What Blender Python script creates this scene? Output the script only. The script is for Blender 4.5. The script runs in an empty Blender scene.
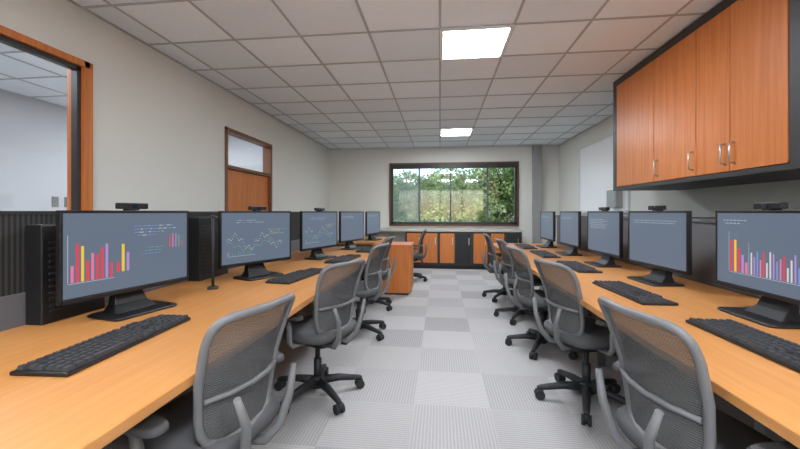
import bpy, bmesh, math, random
from mathutils import Vector, Matrix
random.seed(7)
S=bpy.context.scene
try:
    S.view_settings.view_transform='Standard'
except Exception: pass

# ------------------------------------------------------------ helpers
def lin(c):
    return tuple(((v/255)/12.92 if v/255<=0.04045 else (((v/255)+0.055)/1.055)**2.4) for v in c)+(1,)
def nmat(name):
    m=bpy.data.materials.new(name); m.use_nodes=True
    nt=m.node_tree; b=nt.nodes['Principled BSDF']; return m,nt,b
def mat(name,rgb,rough=.5,metal=0,bump=0,bscale=200,emit=0,var=0):
    m,nt,b=nmat(name); c=lin(rgb)
    b.inputs['Base Color'].default_value=c; b.inputs['Roughness'].default_value=rough
    b.inputs['Metallic'].default_value=metal
    tc=nt.nodes.new('ShaderNodeTexCoord'); n=nt.nodes.new('ShaderNodeTexNoise')
    n.inputs['Scale'].default_value=bscale; nt.links.new(tc.outputs['Object'],n.inputs['Vector'])
    if bump>0:
        bu=nt.nodes.new('ShaderNodeBump'); bu.inputs['Strength'].default_value=bump; bu.inputs['Distance'].default_value=.002
        nt.links.new(n.outputs['Fac'],bu.inputs['Height']); nt.links.new(bu.outputs['Normal'],b.inputs['Normal'])
    v=var if var>0 else .03
    mx=nt.nodes.new('ShaderNodeMixRGB'); mx.blend_type='MULTIPLY'; mx.inputs['Fac'].default_value=1
    mr=nt.nodes.new('ShaderNodeMapRange'); mr.inputs['To Min'].default_value=1-v; mr.inputs['To Max'].default_value=1
    nt.links.new(n.outputs['Fac'],mr.inputs['Value']); mx.inputs['Color1'].default_value=c
    nt.links.new(mr.outputs['Result'],mx.inputs['Color2']); nt.links.new(mx.outputs['Color'],b.inputs['Base Color'])
    return m
def wood(name,a,bc,axis,rough=.4,scale=1):
    m,nt,b=nmat(name); b.inputs['Roughness'].default_value=rough
    tc=nt.nodes.new('ShaderNodeTexCoord'); mp=nt.nodes.new('ShaderNodeMapping')
    s=[26*scale]*3; s[axis]=.9*scale; mp.inputs['Scale'].default_value=s
    n=nt.nodes.new('ShaderNodeTexNoise'); n.inputs['Scale'].default_value=1.6; n.inputs['Detail'].default_value=6; n.inputs['Distortion'].default_value=.6
    cr=nt.nodes.new('ShaderNodeValToRGB'); cr.color_ramp.elements[0].position=.3; cr.color_ramp.elements[1].position=.7
    cr.color_ramp.elements[0].color=lin(a); cr.color_ramp.elements[1].color=lin(bc)
    nt.links.new(tc.outputs['Object'],mp.inputs['Vector']); nt.links.new(mp.outputs['Vector'],n.inputs['Vector'])
    nt.links.new(n.outputs['Fac'],cr.inputs['Fac']); nt.links.new(cr.outputs['Color'],b.inputs['Base Color'])
    return m
def emis(name,rgb,st):
    m,nt,b=nmat(name); b.inputs['Base Color'].default_value=(0.01,.01,.01,1); b.inputs['Roughness'].default_value=.35
    b.inputs['Emission Color'].default_value=lin(rgb); b.inputs['Emission Strength'].default_value=st; return m
def seethru(name,rgb,fac,rough=.5,gloss=False):
    m=bpy.data.materials.new(name); m.use_nodes=True; nt=m.node_tree; nt.nodes.clear()
    o=nt.nodes.new('ShaderNodeOutputMaterial'); mx=nt.nodes.new('ShaderNodeMixShader'); t=nt.nodes.new('ShaderNodeBsdfTransparent')
    d=nt.nodes.new('ShaderNodeBsdfGlossy' if gloss else 'ShaderNodeBsdfDiffuse'); d.inputs['Color'].default_value=lin(rgb)
    if gloss: d.inputs['Roughness'].default_value=rough
    mx.inputs[0].default_value=fac
    nt.links.new(t.outputs[0],mx.inputs[1]); nt.links.new(d.outputs[0],mx.inputs[2]); nt.links.new(mx.outputs[0],o.inputs[0])
    return m

def box(bm,x0,x1,y0,y1,z0,z1,mi=0,M=None):
    vs=[Vector((x,y,z)) for x in(x0,x1) for y in(y0,y1) for z in(z0,z1)]
    if M: vs=[M@v for v in vs]
    v=[bm.verts.new(p) for p in vs]
    for f in((0,1,3,2),(4,6,7,5),(0,4,5,1),(2,3,7,6),(0,2,6,4),(1,5,7,3)):
        fc=bm.faces.new([v[i] for i in f]); fc.material_index=mi
def quad(bm,pts,mi=0):
    f=bm.faces.new([bm.verts.new(p) for p in pts]); f.material_index=mi
def tube(bm,pts,r,seg=10,closed=False,mi=0,flat=1.0):
    pts=[Vector(p) for p in pts]; n=len(pts); rs=r if isinstance(r,(list,tuple)) else [r]*n
    rings=[]; prev=None
    for i,p in enumerate(pts):
        if closed: t=(pts[(i+1)%n]-pts[i-1]).normalized()
        else: t=(pts[min(i+1,n-1)]-pts[max(i-1,0)]).normalized()
        if prev is None:
            a=Vector((0,0,1)) if abs(t.z)<.9 else Vector((1,0,0)); prev=(a-t*a.dot(t)).normalized()
        else: prev=(prev-t*prev.dot(t)).normalized()
        bn=t.cross(prev)
        rings.append([bm.verts.new(p+(prev*math.cos(2*math.pi*k/seg)*flat+bn*math.sin(2*math.pi*k/seg))*rs[i]) for k in range(seg)])
    for i in range(n if closed else n-1):
        a=rings[i]; b=rings[(i+1)%n]
        for k in range(seg):
            f=bm.faces.new((a[k],a[(k+1)%seg],b[(k+1)%seg],b[k])); f.material_index=mi; f.smooth=True
    if not closed:
        f=bm.faces.new(rings[0][::-1]); f.material_index=mi
        f=bm.faces.new(rings[-1]); f.material_index=mi
def sup(a,n):
    c,s=math.cos(a),math.sin(a)
    return math.copysign(abs(c)**(2/n),c),math.copysign(abs(s)**(2/n),s)
def slab(bm,cx,cy,hx,hy,prof,n=4,seg=36,mi=0,fn=None):
    rings=[]
    for z,s in prof:
        ring=[]
        for k in range(seg):
            u,v=sup(2*math.pi*k/seg,n); x=cx+hx*u*s; y=cy+hy*v*s
            ring.append(bm.verts.new((x,y,z+(fn(x,y) if fn else 0))))
        rings.append(ring)
    for a,b in zip(rings,rings[1:]):
        for k in range(seg):
            f=bm.faces.new((a[k],a[(k+1)%seg],b[(k+1)%seg],b[k])); f.material_index=mi; f.smooth=True
    f=bm.faces.new(rings[0][::-1]); f.material_index=mi
    f=bm.faces.new(rings[-1]); f.material_index=mi
def mesh(bm,name,mats):
    bmesh.ops.recalc_face_normals(bm,faces=bm.faces[:])
    me=bpy.data.meshes.new(name); bm.to_mesh(me); bm.free()
    for m in mats: me.materials.append(m)
    return me
def ob(name,me,parent=None,loc=(0,0,0),rz=0,bevel=0):
    o=bpy.data.objects.new(name,me); S.collection.objects.link(o); o.location=loc; o.rotation_euler=(0,0,rz)
    if parent: o.parent=parent
    if bevel>0:
        b=o.modifiers.new('b','BEVEL'); b.width=bevel; b.segments=2; b.limit_method='ANGLE'; b.angle_limit=math.radians(40)
    return o
def boxes(name,lst,mats,bevel=0,parent=None):
    bm=bmesh.new()
    for l in lst: box(bm,*l)
    return ob(name,mesh(bm,name,mats),parent,bevel=bevel)
def group(name,loc,rz,parts):
    e=bpy.data.objects.new(name,None); S.collection.objects.link(e); e.location=loc; e.rotation_euler=(0,0,rz); e.empty_display_size=.1
    for p in parts: ob(p[0],p[1],e,bevel=p[2] if len(p)>2 else 0)
    return e

# ------------------------------------------------------------ materials
M_wall=mat('wall_paint',(221,220,213),.85,bump=.15,bscale=120)
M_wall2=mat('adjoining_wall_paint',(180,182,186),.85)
M_trimd=mat('dark_trim',(48,46,46),.45)
M_black=mat('black_plastic',(22,22,24),.42,bump=.1,bscale=900)
M_blackm=mat('black_matte',(34,34,36),.6)
M_grey=mat('grey_plastic',(106,105,105),.5,bump=.1,bscale=500)
M_greyd=mat('grey_panel',(92,91,92),.6)
M_lgrey=mat('light_grey_metal',(165,164,162),.4,.3)
M_armg=mat('arm_grey',(122,121,120),.5,.1)
M_fab=mat('seat_fabric',(88,87,88),.9,bump=.6,bscale=900,var=.2)
M_steel=mat('steel',(190,190,190),.3,.9)
M_desk=wood('desk_laminate',(187,126,68),(200,140,80),1,.38)
M_cab=wood('orange_wood_v',(186,103,42),(206,124,60),2,.4)
M_cabh=wood('orange_wood_h',(188,104,44),(204,120,58),1,.4)
M_counter=mat('counter_top',(190,182,170),.4)
M_white=mat('whiteboard',(242,243,245),.3)
M_glass=seethru('window_glass',(230,235,240),.06,.05,True)
M_blind=seethru('sheer_blind',(176,194,208),.30)
M_mesh=seethru('chair_mesh',(94,93,93),.86)
nt=M_mesh.node_tree
tc=nt.nodes.new('ShaderNodeTexCoord'); wv=nt.nodes.new('ShaderNodeTexWave'); wv.bands_direction='Z'; wv.inputs['Scale'].default_value=38
mr=nt.nodes.new('ShaderNodeMapRange'); mr.inputs['To Min'].default_value=.70; mr.inputs['To Max'].default_value=.97
nt.links.new(tc.outputs['Object'],wv.inputs['Vector']); nt.links.new(wv.outputs['Fac'],mr.inputs['Value'])
mxn=[n for n in nt.nodes if n.type=='MIX_SHADER'][0]; nt.links.new(mr.outputs['Result'],mxn.inputs[0])
M_lamp=emis('troffer_diffuser',(238,246,255),72)
M_rib,nt,b=nmat('ribbed_screen'); b.inputs['Roughness'].default_value=.8
tc=nt.nodes.new('ShaderNodeTexCoord'); wv=nt.nodes.new('ShaderNodeTexWave'); wv.bands_direction='Y'; wv.inputs['Scale'].default_value=14
cr=nt.nodes.new('ShaderNodeValToRGB'); cr.color_ramp.elements[0].color=lin((18,18,19)); cr.color_ramp.elements[1].color=lin((58,57,56))
nt.links.new(tc.outputs['Object'],wv.inputs['Vector']); nt.links.new(wv.outputs['Fac'],cr.inputs['Fac']); nt.links.new(cr.outputs['Color'],b.inputs['Base Color'])
# carpet
M_carpet,nt,b=nmat('carpet_tiles'); b.inputs['Roughness'].default_value=.95
def N(t): return nt.nodes.new(t)
L=nt.links.new
tc=N('ShaderNodeTexCoord'); sc=N('ShaderNodeVectorMath'); sc.operation='SCALE'; sc.inputs['Scale'].default_value=2.0
ad=N('ShaderNodeVectorMath'); ad.operation='ADD'; ad.inputs[1].default_value=(.35,.2,.5)
fl=N('ShaderNodeVectorMath'); fl.operation='FLOOR'; wn=N('ShaderNodeTexWhiteNoise'); wn.noise_dimensions='3D'
ck=N('ShaderNodeTexChecker'); ck.inputs['Scale'].default_value=1; ck.inputs['Color1'].default_value=(0,0,0,1); ck.inputs['Color2'].default_value=(1,1,1,1)
L(tc.outputs['Object'],sc.inputs[0]); L(sc.outputs[0],ad.inputs[0]); L(ad.outputs[0],fl.inputs[0]); L(fl.outputs[0],wn.inputs['Vector']); L(ad.outputs[0],ck.inputs['Vector'])
m1=N('ShaderNodeMath'); m1.operation='MULTIPLY'; m1.inputs[1].default_value=.6; L(wn.outputs['Value'],m1.inputs[0])
m2=N('ShaderNodeMath'); m2.operation='MULTIPLY_ADD'; m2.inputs[1].default_value=.4; L(ck.outputs['Fac'],m2.inputs[0]); L(m1.outputs[0],m2.inputs[2])
cr=N('ShaderNodeValToRGB'); cr.color_ramp.elements[0].position=.1; cr.color_ramp.elements[1].position=.8
cr.color_ramp.elements[0].color=lin((162,159,157)); cr.color_ramp.elements[1].color=lin((182,178,176)); L(m2.outputs[0],cr.inputs['Fac'])
wx=N('ShaderNodeTexWave'); wx.bands_direction='X'; wx.inputs['Scale'].default_value=16; wx.inputs['Distortion'].default_value=1.5; wx.inputs['Detail Scale'].default_value=8
wy=N('ShaderNodeTexWave'); wy.bands_direction='Y'; wy.inputs['Scale'].default_value=16; wy.inputs['Distortion'].default_value=1.5; wy.inputs['Detail Scale'].default_value=8
L(tc.outputs['Object'],wx.inputs['Vector']); L(tc.outputs['Object'],wy.inputs['Vector'])
mw=N('ShaderNodeMixRGB'); L(ck.outputs['Fac'],mw.inputs['Fac']); L(wx.outputs['Color'],mw.inputs['Color1']); L(wy.outputs['Color'],mw.inputs['Color2'])
ns=N('ShaderNodeTexNoise'); ns.inputs['Scale'].default_value=90; L(tc.outputs['Object'],ns.inputs['Vector'])
ms=N('ShaderNodeMixRGB'); ms.inputs['Fac'].default_value=.4; L(mw.outputs[0],ms.inputs['Color1']); L(ns.outputs['Fac'],ms.inputs['Color2'])
rr=N('ShaderNodeMapRange'); rr.inputs['To Min'].default_value=.74; rr.inputs['To Max'].default_value=1.14; L(ms.outputs[0],rr.inputs['Value'])
mm=N('ShaderNodeMixRGB'); mm.blend_type='MULTIPLY'; mm.inputs['Fac'].default_value=1; L(cr.outputs['Color'],mm.inputs['Color1']); L(rr.outputs['Result'],mm.inputs['Color2'])
L(mm.outputs[0],b.inputs['Base Color'])
# ceiling tile
def ceilmat(name,c0,c1):
    global nt
    m,nt,b=nmat(name); b.inputs['Roughness'].default_value=.95
    tc=N('ShaderNodeTexCoord'); sc=N('ShaderNodeVectorMath'); sc.operation='SCALE'; sc.inputs['Scale'].default_value=1/.61
    fl=N('ShaderNodeVectorMath'); fl.operation='FLOOR'; wn=N('ShaderNodeTexWhiteNoise')
    nt.links.new(tc.outputs['Object'],sc.inputs[0]); nt.links.new(sc.outputs[0],fl.inputs[0]); nt.links.new(fl.outputs[0],wn.inputs['Vector'])
    n=N('ShaderNodeTexNoise'); n.inputs['Scale'].default_value=70; n.inputs['Detail'].default_value=4; nt.links.new(tc.outputs['Object'],n.inputs['Vector'])
    mx=N('ShaderNodeMixRGB'); mx.inputs['Fac'].default_value=.35; nt.links.new(n.outputs['Fac'],mx.inputs['Color1']); nt.links.new(wn.outputs['Value'],mx.inputs['Color2'])
    cr=N('ShaderNodeValToRGB'); cr.color_ramp.elements[0].position=.25; cr.color_ramp.elements[1].position=.75
    cr.color_ramp.elements[0].color=lin(c0); cr.color_ramp.elements[1].color=lin(c1)
    nt.links.new(mx.outputs[0],cr.inputs['Fac']); nt.links.new(cr.outputs['Color'],b.inputs['Base Color']); return m
M_ceil=ceilmat('ceiling_tile',(222,231,238),(239,247,253))
M_grid=mat('ceiling_t_bar',(174,178,181),.5)

# ------------------------------------------------------------ room shell
XL,XR,YB,YF,H=-2.7,2.75,8.7,-3.3,2.83
boxes('floor',[(-5.6,XR+.12,YF-.12,YB+.12,-.1,0)],[M_carpet])
boxes('ceiling',[(-5.6,XR+.12,YF-.12,YB+.12,H,H+.1)],[M_ceil])
bm=bmesh.new()
k=-9
while k*.61<XR:
    x=k*.61
    if x>-5.5: box(bm,x-.010,x+.010,YF,YB,H-.006,H)
    k+=1
k=-5
while k*.61<YB:
    y=k*.61
    box(bm,-5.5,XL-.12,y-.010,y+.010,H-.007,H); box(bm,XL,XR,y-.010,y+.010,H-.007,H); k+=1
box(bm,XL,XL+.025,YF,YB,H-.008,H); box(bm,XR-.025,XR,YF,YB,H-.008,H); box(bm,XL,XR,YB-.025,YB,H-.008,H)
ob('trim_ceiling_grid',mesh(bm,'grid',[M_grid]))
wx0,wx1,wz0,wz1=-1.19,1.80,.98,2.43
boxes('wall_back',[(-5.6,wx0,YB,YB+.12,0,H),(wx1,XR+.12,YB,YB+.12,0,H),(wx0,wx1,YB,YB+.12,0,wz0),(wx0,wx1,YB,YB+.12,wz1,H)],[M_wall])
boxes('wall_right',[(XR,XR+.12,YF,YB,0,H)],[M_wall])
# front wall (behind the viewer) with an added opening that lets sky light in
fz0,fz1,fx0,fx1=.35,2.6,-2.45,2.5
boxes('wall_front',[(-5.6,fx0,YF-.12,YF,0,H),(fx1,XR+.12,YF-.12,YF,0,H),(fx0,fx1,YF-.12,YF,0,fz0),(fx0,fx1,YF-.12,YF,fz1,H)],[M_wall])
e=group('daylight_fill_opening',(0,0,0),0,[])
boxes('frame',[(fx0,fx1,YF-.09,YF-.02,fz0,fz0+.06),(fx0,fx1,YF-.09,YF-.02,fz1-.06,fz1)]+[(x-.03,x+.03,YF-.09,YF-.02,fz0+.06,fz1-.06) for x in(fx0+.03,-1.2,.02,1.26,fx1-.03)],[M_trimd],parent=e)
iw=(.2,2.5,.95,2.40); dr=(4.27,5.53,0,2.36)
boxes('wall_left',[(XL-.12,XL,YF,iw[0],0,H),(XL-.12,XL,iw[0],iw[1],0,iw[2]),(XL-.12,XL,iw[0],iw[1],iw[3],H),
  (XL-.12,XL,iw[1],dr[0],0,H),(XL-.12,XL,dr[0],dr[1],dr[3],H),(XL-.12,XL,dr[1],7.3,0,H)],[M_wall])
boxes('wall_left_recess',[(XL-.20,XL-.06,7.3,YB,0,H)],[M_wall])
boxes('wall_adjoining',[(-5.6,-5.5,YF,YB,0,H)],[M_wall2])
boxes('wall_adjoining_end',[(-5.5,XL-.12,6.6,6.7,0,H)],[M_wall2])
boxes('baseboard_left',[(XL,XL+.012,YF,dr[0]-.06,0,.1),(XL,XL+.012,dr[1]+.06,7.3,0,.1)],[M_trimd])
boxes('baseboard_right',[(XR-.012,XR,6.5,YB,0,.1)],[M_trimd])
boxes('baseboard_back',[(1.85,2.12,YB-.012,YB,0,.1),(2.36,XR,YB-.012,YB,0,.1),(XL-.06,-1.75,YB-.012,YB,0,.1)],[M_trimd])
# back window
e=group('window_1',(0,0,0),0,[])
f=.055
boxes('wood_casing',[(wx0-.03,wx1+.03,YB-.03,YB-.001,wz1,wz1+.035),(wx0-.03,wx1+.03,YB-.05,YB-.001,wz0-.035,wz0),
  (wx0-.035,wx0,YB-.03,YB-.001,wz0-.035,wz1+.035),(wx1,wx1+.035,YB-.03,YB-.001,wz0-.035,wz1+.035)],[mat('casing_brown',(96,66,48),.5)],parent=e)
mull=[-.50,.25,1.12]
lst=[(wx0,wx1,YB-.01,YB+.07,wz1-.1,wz1),(wx0,wx1,YB+.0,YB+.07,wz0,wz0+.06),(wx0,wx0+f,YB+.0,YB+.07,wz0,wz1),(wx1-f,wx1,YB+.0,YB+.07,wz0,wz1)]
boxes('dark_frame',lst,[M_trimd],parent=e)
boxes('mullions',[(m-.018,m+.018,YB+.01,YB+.065,wz0+.06,wz1-.1) for m in mull],[M_greyd],parent=e)
boxes('glass',[(wx0+.02,wx1-.02,YB+.035,YB+.041,wz0+.02,wz1-.02)],[M_glass],parent=e)
bm=bmesh.new()
for i in range(9): 
    x=wx0+.06+i*.075; quad(bm,[(x,YB+.018,wz0+.06),(x+.07,YB+.026,wz0+.06),(x+.07,YB+.026,wz1-.1),(x,YB+.018,wz1-.1)])
ob('vertical_blind',mesh(bm,'vb',[M_blind]),e)
# left interior window
e=group('window_2',(0,0,0),0,[])
y0,y1,z0,z1=iw
boxes('wood_frame',[(XL-.13,XL+.02,y0,y1,z1-.02,z1+.03),(XL-.13,XL+.03,y0,y1,z0,z0+.06),(XL-.13,XL+.02,y0,y0+.07,z0,z1),(XL-.13,XL+.02,y1-.05,y1+.02,z0,z1+.03)],[M_cab],.003,e)
boxes('dark_stop',[(XL-.06,XL-.01,y0,y1-.05,z1-.05,z1-.02),(XL-.06,XL-.01,y1-.08,y1-.05,z0,z1-.02)],[M_trimd],parent=e)
boxes('glass',[(XL-.05,XL-.044,y0+.05,y1-.06,z0+.05,z1-.04)],[M_glass],parent=e)
# door
e=group('door_1',(0,0,0),0,[])
y0,y1,z0,z1=dr
boxes('door_frame',[(XL-.12,XL+.02,y0,y0+.045,0,z1),(XL-.12,XL+.02,y1-.045,y1,0,z1),(XL-.12,XL+.02,y0,y1,z1-.045,z1),(XL-.12,XL+.015,y0,y1,1.84,1.885)],[mat('door_frame_brown',(120,78,52),.5)],.003,e)
boxes('door_leaf',[(XL-.08,XL-.03,y0+.045,y1-.045,.005,1.84)],[M_cab],.003,e)
boxes('transom_glass',[(XL-.06,XL-.052,y0+.045,y1-.045,1.885,z1-.045)],[M_glass],parent=e)
bm=bmesh.new(); tube(bm,[(XL-.03,y0+.14,1.02),(XL+.03,y0+.14,1.02),(XL+.035,y0+.16,1.02),(XL+.035,y0+.27,1.02)],.011); ob('lever',mesh(bm,'lever',[M_steel]),e)
for yy in(4.55,4.72):
    boxes('light_switch',[(-5.499,-5.49,yy,yy+.09,1.35,1.5),(-5.49,-5.484,yy+.03,yy+.06,1.4,1.45)],[M_grey],.002)
boxes('wall_column',[(2.14,2.33,YB-.12,YB-.001,0,H-.01),(2.12,2.35,YB-.14,YB-.001,0,.12)],[mat('column_grey',(150,150,148),.6)],.004)
M_fix=mat('fixture_white',(230,230,228),.5)
for (x,y,nm) in[(0,3.05,0),(0,6.71,0),(0,-.61,0),(-1.83,-.61,0),(1.22,-.61,0),(-4.27,1.83,1),(-4.27,4.88,1)]:  # only the first pair is seen; the rest are unseen lamps added for brightness
    e=group('ceiling_light',(x,y,H),0,[])
    boxes('frame',[(.0,.61,0,.03,-.02,-.008),(.0,.61,.58,.61,-.02,-.008),(0,.03,.03,.58,-.02,-.008),(.58,.61,.03,.58,-.02,-.008)],[M_fix],parent=e)
    boxes('diffuser',[(.03,.58,.03,.58,-.016,-.009)],[M_lamp],parent=e)

# ------------------------------------------------------------ desks
def desk(name,x0,x1,y0,y1,front,n):
    e=group(name,(0,0,0),0,[])
    boxes('desktop',[(x0,x1,y0,y1,.715,.75)],[M_desk],.004,e)
    lst=[]; fx=x1 if front>0 else x0
    a=fx-front*.10; lst.append((min(a,a-front*.04),max(a,a-front*.04),y0+.05,y1-.05,.665,.713))
    bx=(x0 if front>0 else x1)+front*.06
    lst.append((min(bx,bx+front*.02),max(bx,bx+front*.02),y0+.05,y1-.05,.35,.713))
    g=fx-front*.46
    for i in range(n):
        y=y0+.06+(y1-y0-.16)*i/(n-1)
        lst.append((min(g,g-front*.05),max(g,g-front*.05),y,y+.05,.0,.67))
        lst.append((min(bx,a),max(bx,a),y,y+.05,.67,.713))
        lst.append((min(bx+front*.02,bx+front*.07),max(bx+front*.02,bx+front*.07),y,y+.05,0,.67))
    boxes('steel_frame',lst,[M_greyd],.003,e)
desk('computer_desk',-1.94,-.80,-1.5,5.42,1,5)
desk('computer_desk',.85,1.94,-1.5,6.3,-1,6)
desk('computer_desk',-1.94,-.95,6.12,7.6,1,2)
e=group('privacy_screen',(0,0,0),0,[])
boxes('ribbed_panel',[(-1.995,-1.955,-1.5,6.0,.9,1.27)],[M_rib],parent=e)
boxes('lower_panel',[(-2.01,-1.945,-1.5,6.0,.12,.9)],[mat('screen_grey',(100,100,103),.6)],.004,e)
boxes('cap',[(-2.0,-1.95,-1.5,6.0,1.27,1.285)],[M_trimd],parent=e)
boxes('feet',[(-2.1,-1.945,y,y+.05,0,.12) for y in(-1.4,1,3.4,5.9)],[M_greyd],parent=e)
e=group('low_partition',(0,0,0),0,[])
boxes('face_panel',[(1.95,1.98,-1.5,6.3,0,1.2)],[mat('partition_grey',(98,97,97),.7)],parent=e)
boxes('body',[(1.98,XR-.001,-1.5,6.3,0,1.185)],[M_wall],parent=e)
boxes('ledge',[(1.94,XR-.001,-1.5,6.32,1.2,1.225)],[M_greyd],.003,e)
e=group('wood_pedestal_cabinet',(0,0,0),0,[])
boxes('carcass',[(-1.02,-.46,5.5,6.08,.03,.745)],[M_cab],.004,e)
boxes('top',[(-1.04,-.44,5.48,6.1,.745,.775)],[M_cabh],.004,e)
boxes('plinth',[(-.99,-.49,5.53,6.05,0,.03)],[M_trimd],parent=e)
boxes('door_panel',[(-.46,-.445,5.53,5.78,.06,.72),(-.46,-.445,5.79,6.05,.06,.72)],[M_cab],.002,e)

# ------------------------------------------------------------ upper cabinets (right)
e=group('wall_cabinet',(0,0,0),0,[])
fx=2.05; ey=[2.36,2.79,3.13,3.70,4.44]
boxes('carcass',[(fx+.02,XR-.002,2.26,4.50,1.53,2.80)],[M_trimd],.003,e)
boxes('face_frame',[(fx-.01,fx+.02,2.24,4.52,1.53,1.565),(fx-.01,fx+.02,2.24,4.52,2.745,2.815),(fx-.01,fx+.02,2.24,2.355,1.565,2.745),(fx-.01,fx+.02,4.455,4.52,1.565,2.745)],[M_trimd],parent=e)
for i in range(4):
    boxes('door',[(fx-.012,fx+.018,ey[i]+.004,ey[i+1]-.004,1.57,2.74)],[M_cab],.003,e)
bm=bmesh.new()
for y in(3.64,3.165,2.75,2.83):
    tube(bm,[(fx-.01,y,1.62),(fx-.045,y,1.63),(fx-.045,y,1.76),(fx-.01,y,1.77)],.006,8)
ob('handles',mesh(bm,'h',[M_steel]),e)
# ------------------------------------------------------------ back base cabinets
e=group('base_cabinet',(0,0,0),0,[])
cx0,cx1,cy=-.78,1.78,8.12
boxes('carcass',[(cx0,cx1,cy,YB-.002,.08,.84)],[M_trimd],parent=e)
boxes('plinth',[(cx0+.02,cx1-.02,cy+.05,YB-.002,0,.08)],[M_blackm],parent=e)
boxes('counter',[(-1.7,cx1+.02,cy-.03,YB-.002,.84,.88)],[M_counter],.004,e)
boxes('counter_leg',[(-1.68,-1.62,cy,YB-.01,0,.84)],[M_greyd],parent=e)
drs=[(-.74,-.42),(-.38,-.06),(-.0,.32),(.36,.68),(.74,1.04),(1.12,1.40),(1.46,1.74)]
lw=[];lb=[]
for i,(a,b_) in enumerate(drs):
    (lw if i in(0,1,2,4,5) else lb).append((a,b_,cy-.018,cy,.14,.80))
boxes('wood_doors',lw,[M_cab],.003,e); boxes('dark_doors',lb,[M_blackm],.003,e)
boxes('pulls',[((b_-.05),(b_-.035),cy-.045,cy-.018,.55,.7) for a,b_ in drs],[M_steel],parent=e)
e=group('whiteboard',(0,0,0),0,[])
boxes('surface',[(XR-.02,XR-.002,5.6,7.4,1.3,2.5)],[M_white],parent=e)
boxes('frame',[(XR-.03,XR-.002,5.57,5.6,1.27,2.53),(XR-.03,XR-.002,7.4,7.43,1.27,2.53),(XR-.03,XR-.002,5.6,7.4,2.5,2.53),(XR-.06,XR-.002,5.6,7.4,1.27,1.3)],[mat('whiteboard_frame',(214,214,214),.4)],parent=e)
boxes('wall_control_box',[(XR-.12,XR-.021,5.75,6.05,1.35,1.62),(XR-.125,XR-.12,5.78,6.02,1.40,1.58)],[M_lgrey],.004)

# ------------------------------------------------------------ monitor
M_scr=emis('screen_background',(96,110,128),1.0)
cols=[(226,66,84),(228,120,160),(176,140,205),(240,200,60),(215,210,215),(110,180,120),(200,205,215),(120,150,215)]
M_cols=[emis('screen_ink_%d'%i,c,.95) for i,c in enumerate(cols)]
W,Hm=.66,.43; zc=1.073
def display(kind,seed):
    r=random.Random(seed); bm=bmesh.new()
    def q(y0,y1,z0,z1,mi,x=.0185): quad(bm,[(x,y0,z0),(x,y1,z0),(x,y1,z1),(x,y0,z1)],mi)
    hw,hh=W/2-.012,Hm/2-.014
    q(-hw,hw,zc-hh+.01,zc+hh,0,.0170)
    def bars(y0,n,zb,hmax,w,gap,pal,axis=True):
        for i in range(n):
            h=hmax*(.3+.7*r.random()); q(y0+i*(w+gap),y0+i*(w+gap)+w,zb,zb+h,pal[i%len(pal)])
        if axis:
            q(y0-.01,y0+n*(w+gap),zb-.006,zb-.004,7); q(y0-.012,y0-.010,zb,zb+hmax*1.1,7)
    def text(y0,y1,ztop,n,pal,dz=.017,h=.0030):
        for j in range(n):
            y=y0+r.choice([0,0,.015,.03]); z=ztop-j*dz
            end=y0+(y1-y0)*(.4+.6*r.random())
            while y<end:
                w=.006+.02*r.random(); q(y,min(y+w,end),z,z+h,r.choice(pal)); y+=w+.007
    if kind==0:
        bars(-.29,9,zc-.12,.20,.012,.009,[2,1,4,1,2,1,1,3,1]); bars(-.09,3,zc-.10,.16,.014,.010,[1,4,3],False); text(.0,.28,zc+.13,4,[8,8,5]); text(.04,.2,zc+.01,3,[8,8,6]); bars(.20,5,zc-.0,.11,.006,.014,[1,2,3,6],False)
    elif kind==1:
        text(-.2,.2,zc+.14,2,[8,7]); text(.08,.28,zc+.06,3,[7,6,4]); bars(-.26,9,zc-.13,.03,.003,.022,[8,6])
        p=None
        for i in range(60):   # line chart
            y=-.28+i*.0085; z=zc-.03+.05*math.sin(i*.21)+.02*math.sin(i*.9+1)
            q(y,y+.0085,z,z+.003,5); z2=zc-.06+.03*math.sin(i*.13+2)+.012*math.sin(i*.7); q(y,y+.0085,z2,z2+.003,6)
    elif kind==2:
        bars(-.22,5,zc-.12,.20,.016,.008,[1,4,1,3,2]); bars(-.09,16,zc-.12,.15,.009,.009,[5,3,8,2,1,5]); text(-.27,-.1,zc+.16,2,[7])
    elif kind==3:
        text(-.28,.25,zc+.14,2,[7])
    else:
        text(-.28,.2,zc+.13,6,[7,5])
    return mesh(bm,'display',[M_scr]+M_cols)
bm=bmesh.new()
box(bm,-.012,.0165,-W/2,W/2,zc-Hm/2,zc+Hm/2)
box(bm,-.04,-.012,-W/2+.08,W/2-.08,zc-Hm/2+.05,zc+Hm/2-.06)
for b_ in((-W/2,W/2,zc+Hm/2-.012,zc+Hm/2),(-W/2,W/2,zc-Hm/2,zc-Hm/2+.02),(-W/2,-W/2+.01,zc-Hm/2,zc+Hm/2),(W/2-.01,W/2,zc-Hm/2,zc+Hm/2)):
    box(bm,.0165,.021,*b_)
me_case=mesh(bm,'case',[M_black])
bm=bmesh.new()
def prism(bm,sec,mi=0):
    rings=[[bm.verts.new(p) for p in r] for r in sec]
    for a,b_ in zip(rings,rings[1:]):
        for k in range(len(a)): bm.faces.new((a[k],a[(k+1)%len(a)],b_[(k+1)%len(a)],b_[k]))
    bm.faces.new(rings[0][::-1]); bm.faces.new(rings[-1])
def rect(cx,hy,hx,z): return[(cx-hx,-hy,z),(cx+hx,-hy,z),(cx+hx,hy,z),(cx-hx,hy,z)]
prism(bm,[rect(-.01,.11,.05,.764),rect(-.03,.085,.028,.80),rect(-.05,.065,.018,.88),rect(-.058,.05,.014,1.06)])
box(bm,-.06,-.036,-.05,.05,.99,1.09)
me_neck=mesh(bm,'neck',[M_black])
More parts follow.
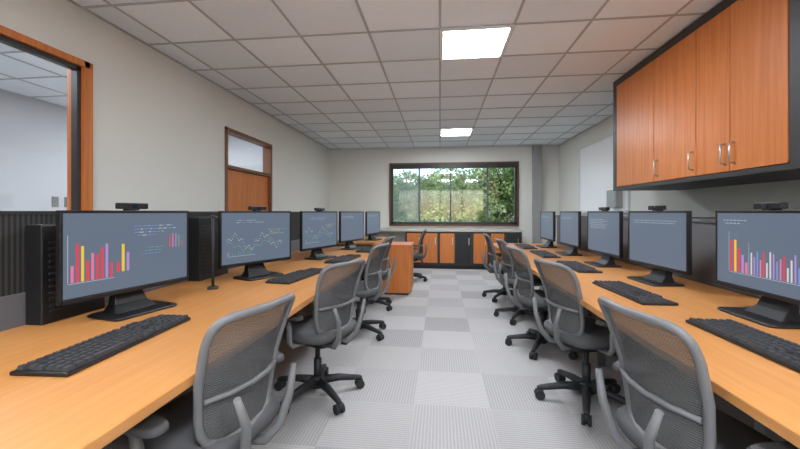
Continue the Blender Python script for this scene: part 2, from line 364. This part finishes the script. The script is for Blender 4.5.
bm=bmesh.new(); slab(bm,.02,0,.12,.17,[(.7505,.97),(.754,1),(.760,1),(.765,.95)],n=9); me_base=mesh(bm,'stand_base',[M_black])
def monitor(x,y,rz,kind,seed,name='computer_monitor'):
    return group(name,(x,y,0),rz,[('case',me_case,.003),('display',display(kind,seed)),('neck',me_neck,.004),('stand_base',me_base)])
bm=bmesh.new()
box(bm,-.02,.02,-.075,.075,zc+Hm/2+.008,zc+Hm/2+.04); box(bm,-.03,-.013,-.03,.03,zc+Hm/2-.05,zc+Hm/2+.015); box(bm,-.03,.018,-.03,.03,zc+Hm/2+.001,zc+Hm/2+.012)
me_wc=mesh(bm,'webcam',[M_black])
bm=bmesh.new(); tube(bm,[(.02,0,zc+Hm/2+.024),(.026,0,zc+Hm/2+.024)],.012,16); me_lens=mesh(bm,'lens',[mat('lens_glass',(40,44,60),.1)])
def webcam(x,y,rz): group('webcam',(x,y,0),rz,[('body',me_wc,.005),('lens',me_lens)])
R=math.radians
LM=[(-1.64,1.76,R(-12),0,1),(-1.49,2.81,R(-26),1,2),(-1.38,4.02,R(-18),1,3),(-1.27,5.10,R(-16),3,4),(-1.27,6.75,R(-12),3,5)]
for i,m in enumerate(LM):
    monitor(*m)
    if i<3: webcam(m[0],m[1],m[2])
RM=[(1.63,1.98,R(180),2,6),(1.63,2.92,R(184),3,7),(1.63,3.80,R(182),4,8),(1.62,4.72,R(180),3,9),(1.62,5.66,R(180),3,10)]
for i,m in enumerate(RM):
    monitor(*m)
    if i<3: webcam(m[0],m[1],m[2])
# ------------------------------------------------------------ keyboard
bm=bmesh.new()
box(bm,-.10,.10,-.31,.31,0,.014); me_kb=mesh(bm,'kbd_body',[M_black])
bm=bmesh.new()
def key(x,y,w,d=.024,h=.012):
    z0=.0145; t=.003
    a=[(x-d/2,y-w/2,z0),(x+d/2,y-w/2,z0),(x+d/2,y+w/2,z0),(x-d/2,y+w/2,z0)]
    b_=[(x-d/2+t,y-w/2+t,z0+h),(x+d/2-t,y-w/2+t,z0+h),(x+d/2-t,y+w/2-t,z0+h),(x-d/2+t,y+w/2-t,z0+h)]
    prism(bm,[a,b_])
for r_ in range(6):
    x=-.078+r_*.0305+(.004 if r_ else 0)
    if r_==5:
        ys=[(-.285,.03),(-.25,.03),(-.215,.03),(-.125,.14),(-.035,.03),(.0,.03),(.035,.03),(.075,.03)]
    else:
        ys=[(-.285+i*.0275+(.006 if r_%2 else 0),.0235) for i in range(14)]
    for y,w in ys: key(x,y,w)
    for i in range(3):
        if not(r_ in(3,)): key(x,.118+i*.0275,.0235)
    for i in range(4):
        if r_>0: key(x,.212+i*.0275,.0235)
me_keys=mesh(bm,'kbd_keys',[mat('keycaps',(56,56,58),.5)])
def keyboard(x,y,rz): 
    group('keyboard',(x,y,.7505),rz,[('body',me_kb,.004),('keys',me_keys)])
for k_ in[(-1.30,1.33,R(3)),(-1.15,2.84,R(-8)),(-1.06,3.90,R(-6)),(-.98,4.92,R(-4))]: keyboard(*k_)
for k_ in[(1.27,1.56,R(180)),(1.23,2.50,R(182)),(1.30,3.60,R(180)),(1.28,4.62,R(180)),(1.28,5.6,R(180))]: keyboard(*k_)
def tower(x0,x1,y0,y1,z1):
    e=group('desktop_computer',(0,0,0),0,[])
    boxes('case',[(x0,x1,y0,y1,.7505,z1)],[M_black],.006,e)
    boxes('front_vents',[(x1,x1+.004,y0+.03,y1-.03,.80+i*.03,.812+i*.03) for i in range(int((z1-.85)/.03))],[M_blackm],parent=e)
tower(-1.93,-1.84,1.48,1.80,1.22); tower(-1.93,-1.82,2.56,2.93,1.24)
bm=bmesh.new()
slab(bm,0,0,.035,.035,[(0,1),(.012,1),(.018,.6)],n=2); tube(bm,[(0,0,.018),(0,0,.49)],.009); tube(bm,[(0,0,.49),(0,0,.515)],[.014,.014])
ob('microphone_pole',mesh(bm,'pole',[M_blackm]),loc=(-1.56,2.33,.7505))

# ------------------------------------------------------------ office chair (faces +X locally)
def bk(u,v):
    t=(v+1)/2
    w=.158+.052*t**.8
    z=.49+.455*t
    x=-.205-.10*t+.03*math.sin(math.pi*t)+.05*u*u
    return Vector((x,u*w,z))
bm=bmesh.new(); seg=40; rings=[]
for r_ in [.0001,.2,.4,.6,.8,1.0]:
    rings.append([bm.verts.new(bk(*[c*r_ for c in sup(2*math.pi*k/seg,7)])) for k in range(seg)])
for a,b_ in zip(rings,rings[1:]):
    for k in range(seg):
        f=bm.faces.new((a[k],a[(k+1)%seg],b_[(k+1)%seg],b_[k])); f.smooth=True
me_bmesh=mesh(bm,'back_mesh',[M_mesh])
bm=bmesh.new()
tube(bm,[bk(*sup(2*math.pi*k/64,7)) for k in range(64)],.015,8,closed=True)
for s in(-1,1):
    tube(bm,[(-.10,s*.05,.40),(-.22,s*.07,.405),(-.275,s*.09,.47),(-.30,s*.115,.58),(-.295,s*.15,.68)],[.022,.02,.018,.016,.012],8)
tube(bm,[bk(u,-.25)+Vector((-.012,0,0)) for u in(-.95,-.5,0,.5,.95)],.010,8)
me_bframe=mesh(bm,'back_frame',[M_grey])
bm=bmesh.new()
fn=lambda x,y: -.012*max(0,(x-.12)/.12)**2+.006*abs(y/.24)**2
slab(bm,.01,0,.235,.24,[(.432,.86),(.438,.95),(.46,1),(.482,.995),(.497,.95),(.504,.86),(.506,.6),(.505,.2)],n=4,fn=fn); me_seat=mesh(bm,'seat',[M_fab])
bm=bmesh.new()
slab(bm,-.02,0,.13,.11,[(.37,.7),(.38,1),(.43,1),(.432,.9)],n=5)
slab(bm,0,0,.05,.05,[(.06,.8),(.07,1),(.13,.95),(.14,.6)],n=2,seg=20)
tube(bm,[(0,0,.13),(0,0,.26)],.027,14); tube(bm,[(0,0,.26),(0,0,.38)],.018,14)
tube(bm,[(.02,-.08,.40),(.02,-.22,.405),(.02,-.25,.40)],.008,8)
for i in range(5):
    a=2*math.pi*i/5+.3; d=Vector((math.cos(a),math.sin(a),0)); n_=Vector((-d.y,d.x,0))
    tube(bm,[d*.03+Vector((0,0,.105)),d*.15+Vector((0,0,.102)),d*.29+Vector((0,0,.078)),d*.315+Vector((0,0,.07))],[.032,.026,.019,.014],8)
    c=d*.30+Vector((0,0,.032)); tube(bm,[d*.30+Vector((0,0,.05)),d*.30+Vector((0,0,.09))],.009,8)
    for s in(-1,1): tube(bm,[c+n_*s*.008,c+n_*s*.028],.0315,16)
    tube(bm,[c+n_*-.01+Vector((0,0,.012)),c+n_*.01+Vector((0,0,.012))],.028,12)
me_under=mesh(bm,'base',[M_blackm])
bm=bmesh.new()
for s in(-1,1):
    tube(bm,[(-.02,s*.10,.415),(-.02,s*.24,.42),(-.03,s*.28,.46),(-.04,s*.285,.54),(-.02,s*.285,.61)],[.02,.02,.022,.02,.018],8,flat=.8)
me_arm=mesh(bm,'arm_posts',[M_armg])
bm=bmesh.new()
for s in(-1,1): slab(bm,-.01,s*.28,.13,.042,[(.608,.85),(.614,1),(.630,1),(.638,.9)],n=3.2,seg=24)
me_pad=mesh(bm,'arm_pads',[M_fab])
def chair(x,y,rz):
    group('office_chair',(x,y,0),rz,[('back_mesh',me_bmesh),('back_frame',me_bframe),('seat',me_seat),('pedestal_base',me_under),('arm_posts',me_arm),('arm_pads',me_pad)])
for c in[(-.90,1.30,R(167)),(-.85,2.44,R(154)),(-.85,3.70,R(168)),(-.55,6.72,R(180)),(-.92,4.75,R(172))]: chair(*c)
for c in[(.92,1.36,R(10)),(.98,2.55,R(16)),(.95,3.50,R(8)),(.98,4.45,R(5)),(.95,5.45,R(0))]: chair(*c)

# ------------------------------------------------------------ outdoors
M_leaf=mat('leaves',(98,130,66),.7,bscale=1.2,var=.5)
M_leaf2=mat('leaves_light',(146,170,100),.7,bscale=1.2,var=.4)
M_bark=mat('bark',(86,70,56),.9,bump=.5,bscale=20,var=.4)
M_grass=mat('grass',(78,108,52),.9,bscale=2,var=.4)
boxes('ground_lawn',[(-45,45,YB+.12,70,-.4,-.12)],[M_grass])
boxes('bounce_ground',[(-45,45,-50,YF-.12,-.4,-.12)],[mat('pale_bounce',(205,203,198),.9,bscale=3,var=.1)])  # unseen pale ground, added to bounce daylight up to the ceiling
def tree(x,y,h,r):
    bm=bmesh.new()
    tube(bm,[(0,0,-.12),(.05,0,h*.3),(-.05,.1,h*.6),(0,0,h*.9)],[.16,.12,.08,.03],8,mi=0)
    for _ in range(6):
        a=random.random()*6.28; tube(bm,[(0,0,h*(.25+.3*random.random())),(math.cos(a)*r*.7,math.sin(a)*r*.7,h*(.5+.3*random.random()))],[.06,.02],6,mi=0)
    cl=[(Vector((random.uniform(-.7,.7)*r,random.uniform(-.7,.7)*r,h*random.uniform(.1,.95))),r*random.uniform(.3,.5)) for _ in range(24)]
    for c,cr_ in cl:
        mi=random.choice([1,1,2])
        for _ in range(300):
            d=Vector((random.gauss(0,1),random.gauss(0,1),random.gauss(0,1))).normalized()*cr_*random.uniform(.6,1.05)
            p=c+d; s=random.uniform(.05,.12)
            a=Vector((random.gauss(0,1),random.gauss(0,1),random.gauss(0,1))).normalized(); b_=a.cross(d).normalized()
            f=bm.faces.new([bm.verts.new(q_) for q_ in(p-a*s,p+b_*s*.6,p+a*s,p-b_*s*.6)]); f.material_index=mi
    me=bpy.data.meshes.new('tree')
    bm.to_mesh(me); bm.free()
    for m in(M_bark,M_leaf,M_leaf2): me.materials.append(m)
    ob('tree',me,loc=(x,y,0))
for x,y,h,r in[(-3.9,24,3.0,2.4),(-1.2,21,3.2,2.0),(1.2,20,3.7,2.0),(3.3,19,4.4,2.0),(5.2,18.5,4.8,2.0),(1.0,28,4.0,3),(-6,29,3.4,3.2),(-2.2,30,3.6,3),(6.4,26,6,3),(4,29,4.6,2.8)]: tree(x,y,h,r)

# ------------------------------------------------------------ world, camera
w=bpy.data.worlds.new('sky'); S.world=w; w.use_nodes=True; nt=w.node_tree
sk=nt.nodes.new('ShaderNodeTexSky'); sk.sky_type='NISHITA'; sk.sun_elevation=R(42); sk.sun_rotation=R(160); sk.sun_disc=False
bg=nt.nodes['Background']; bg.inputs['Strength'].default_value=.40; nt.links.new(sk.outputs[0],bg.inputs['Color'])
sl=bpy.data.lights.new('sun','SUN'); sl.energy=4.5; sl.angle=R(1); so=bpy.data.objects.new('sun',sl); S.collection.objects.link(so); so.rotation_euler=(R(42),0,R(-50))
cam=bpy.data.cameras.new('cam'); co=bpy.data.objects.new('camera',cam); S.collection.objects.link(co); S.camera=co
cam.sensor_width=36; cam.lens=16.2; cam.shift_y=-12.5/800; cam.clip_start=.03
co.location=(0,0,1.28); co.rotation_euler=(R(90),0,R(6.34))
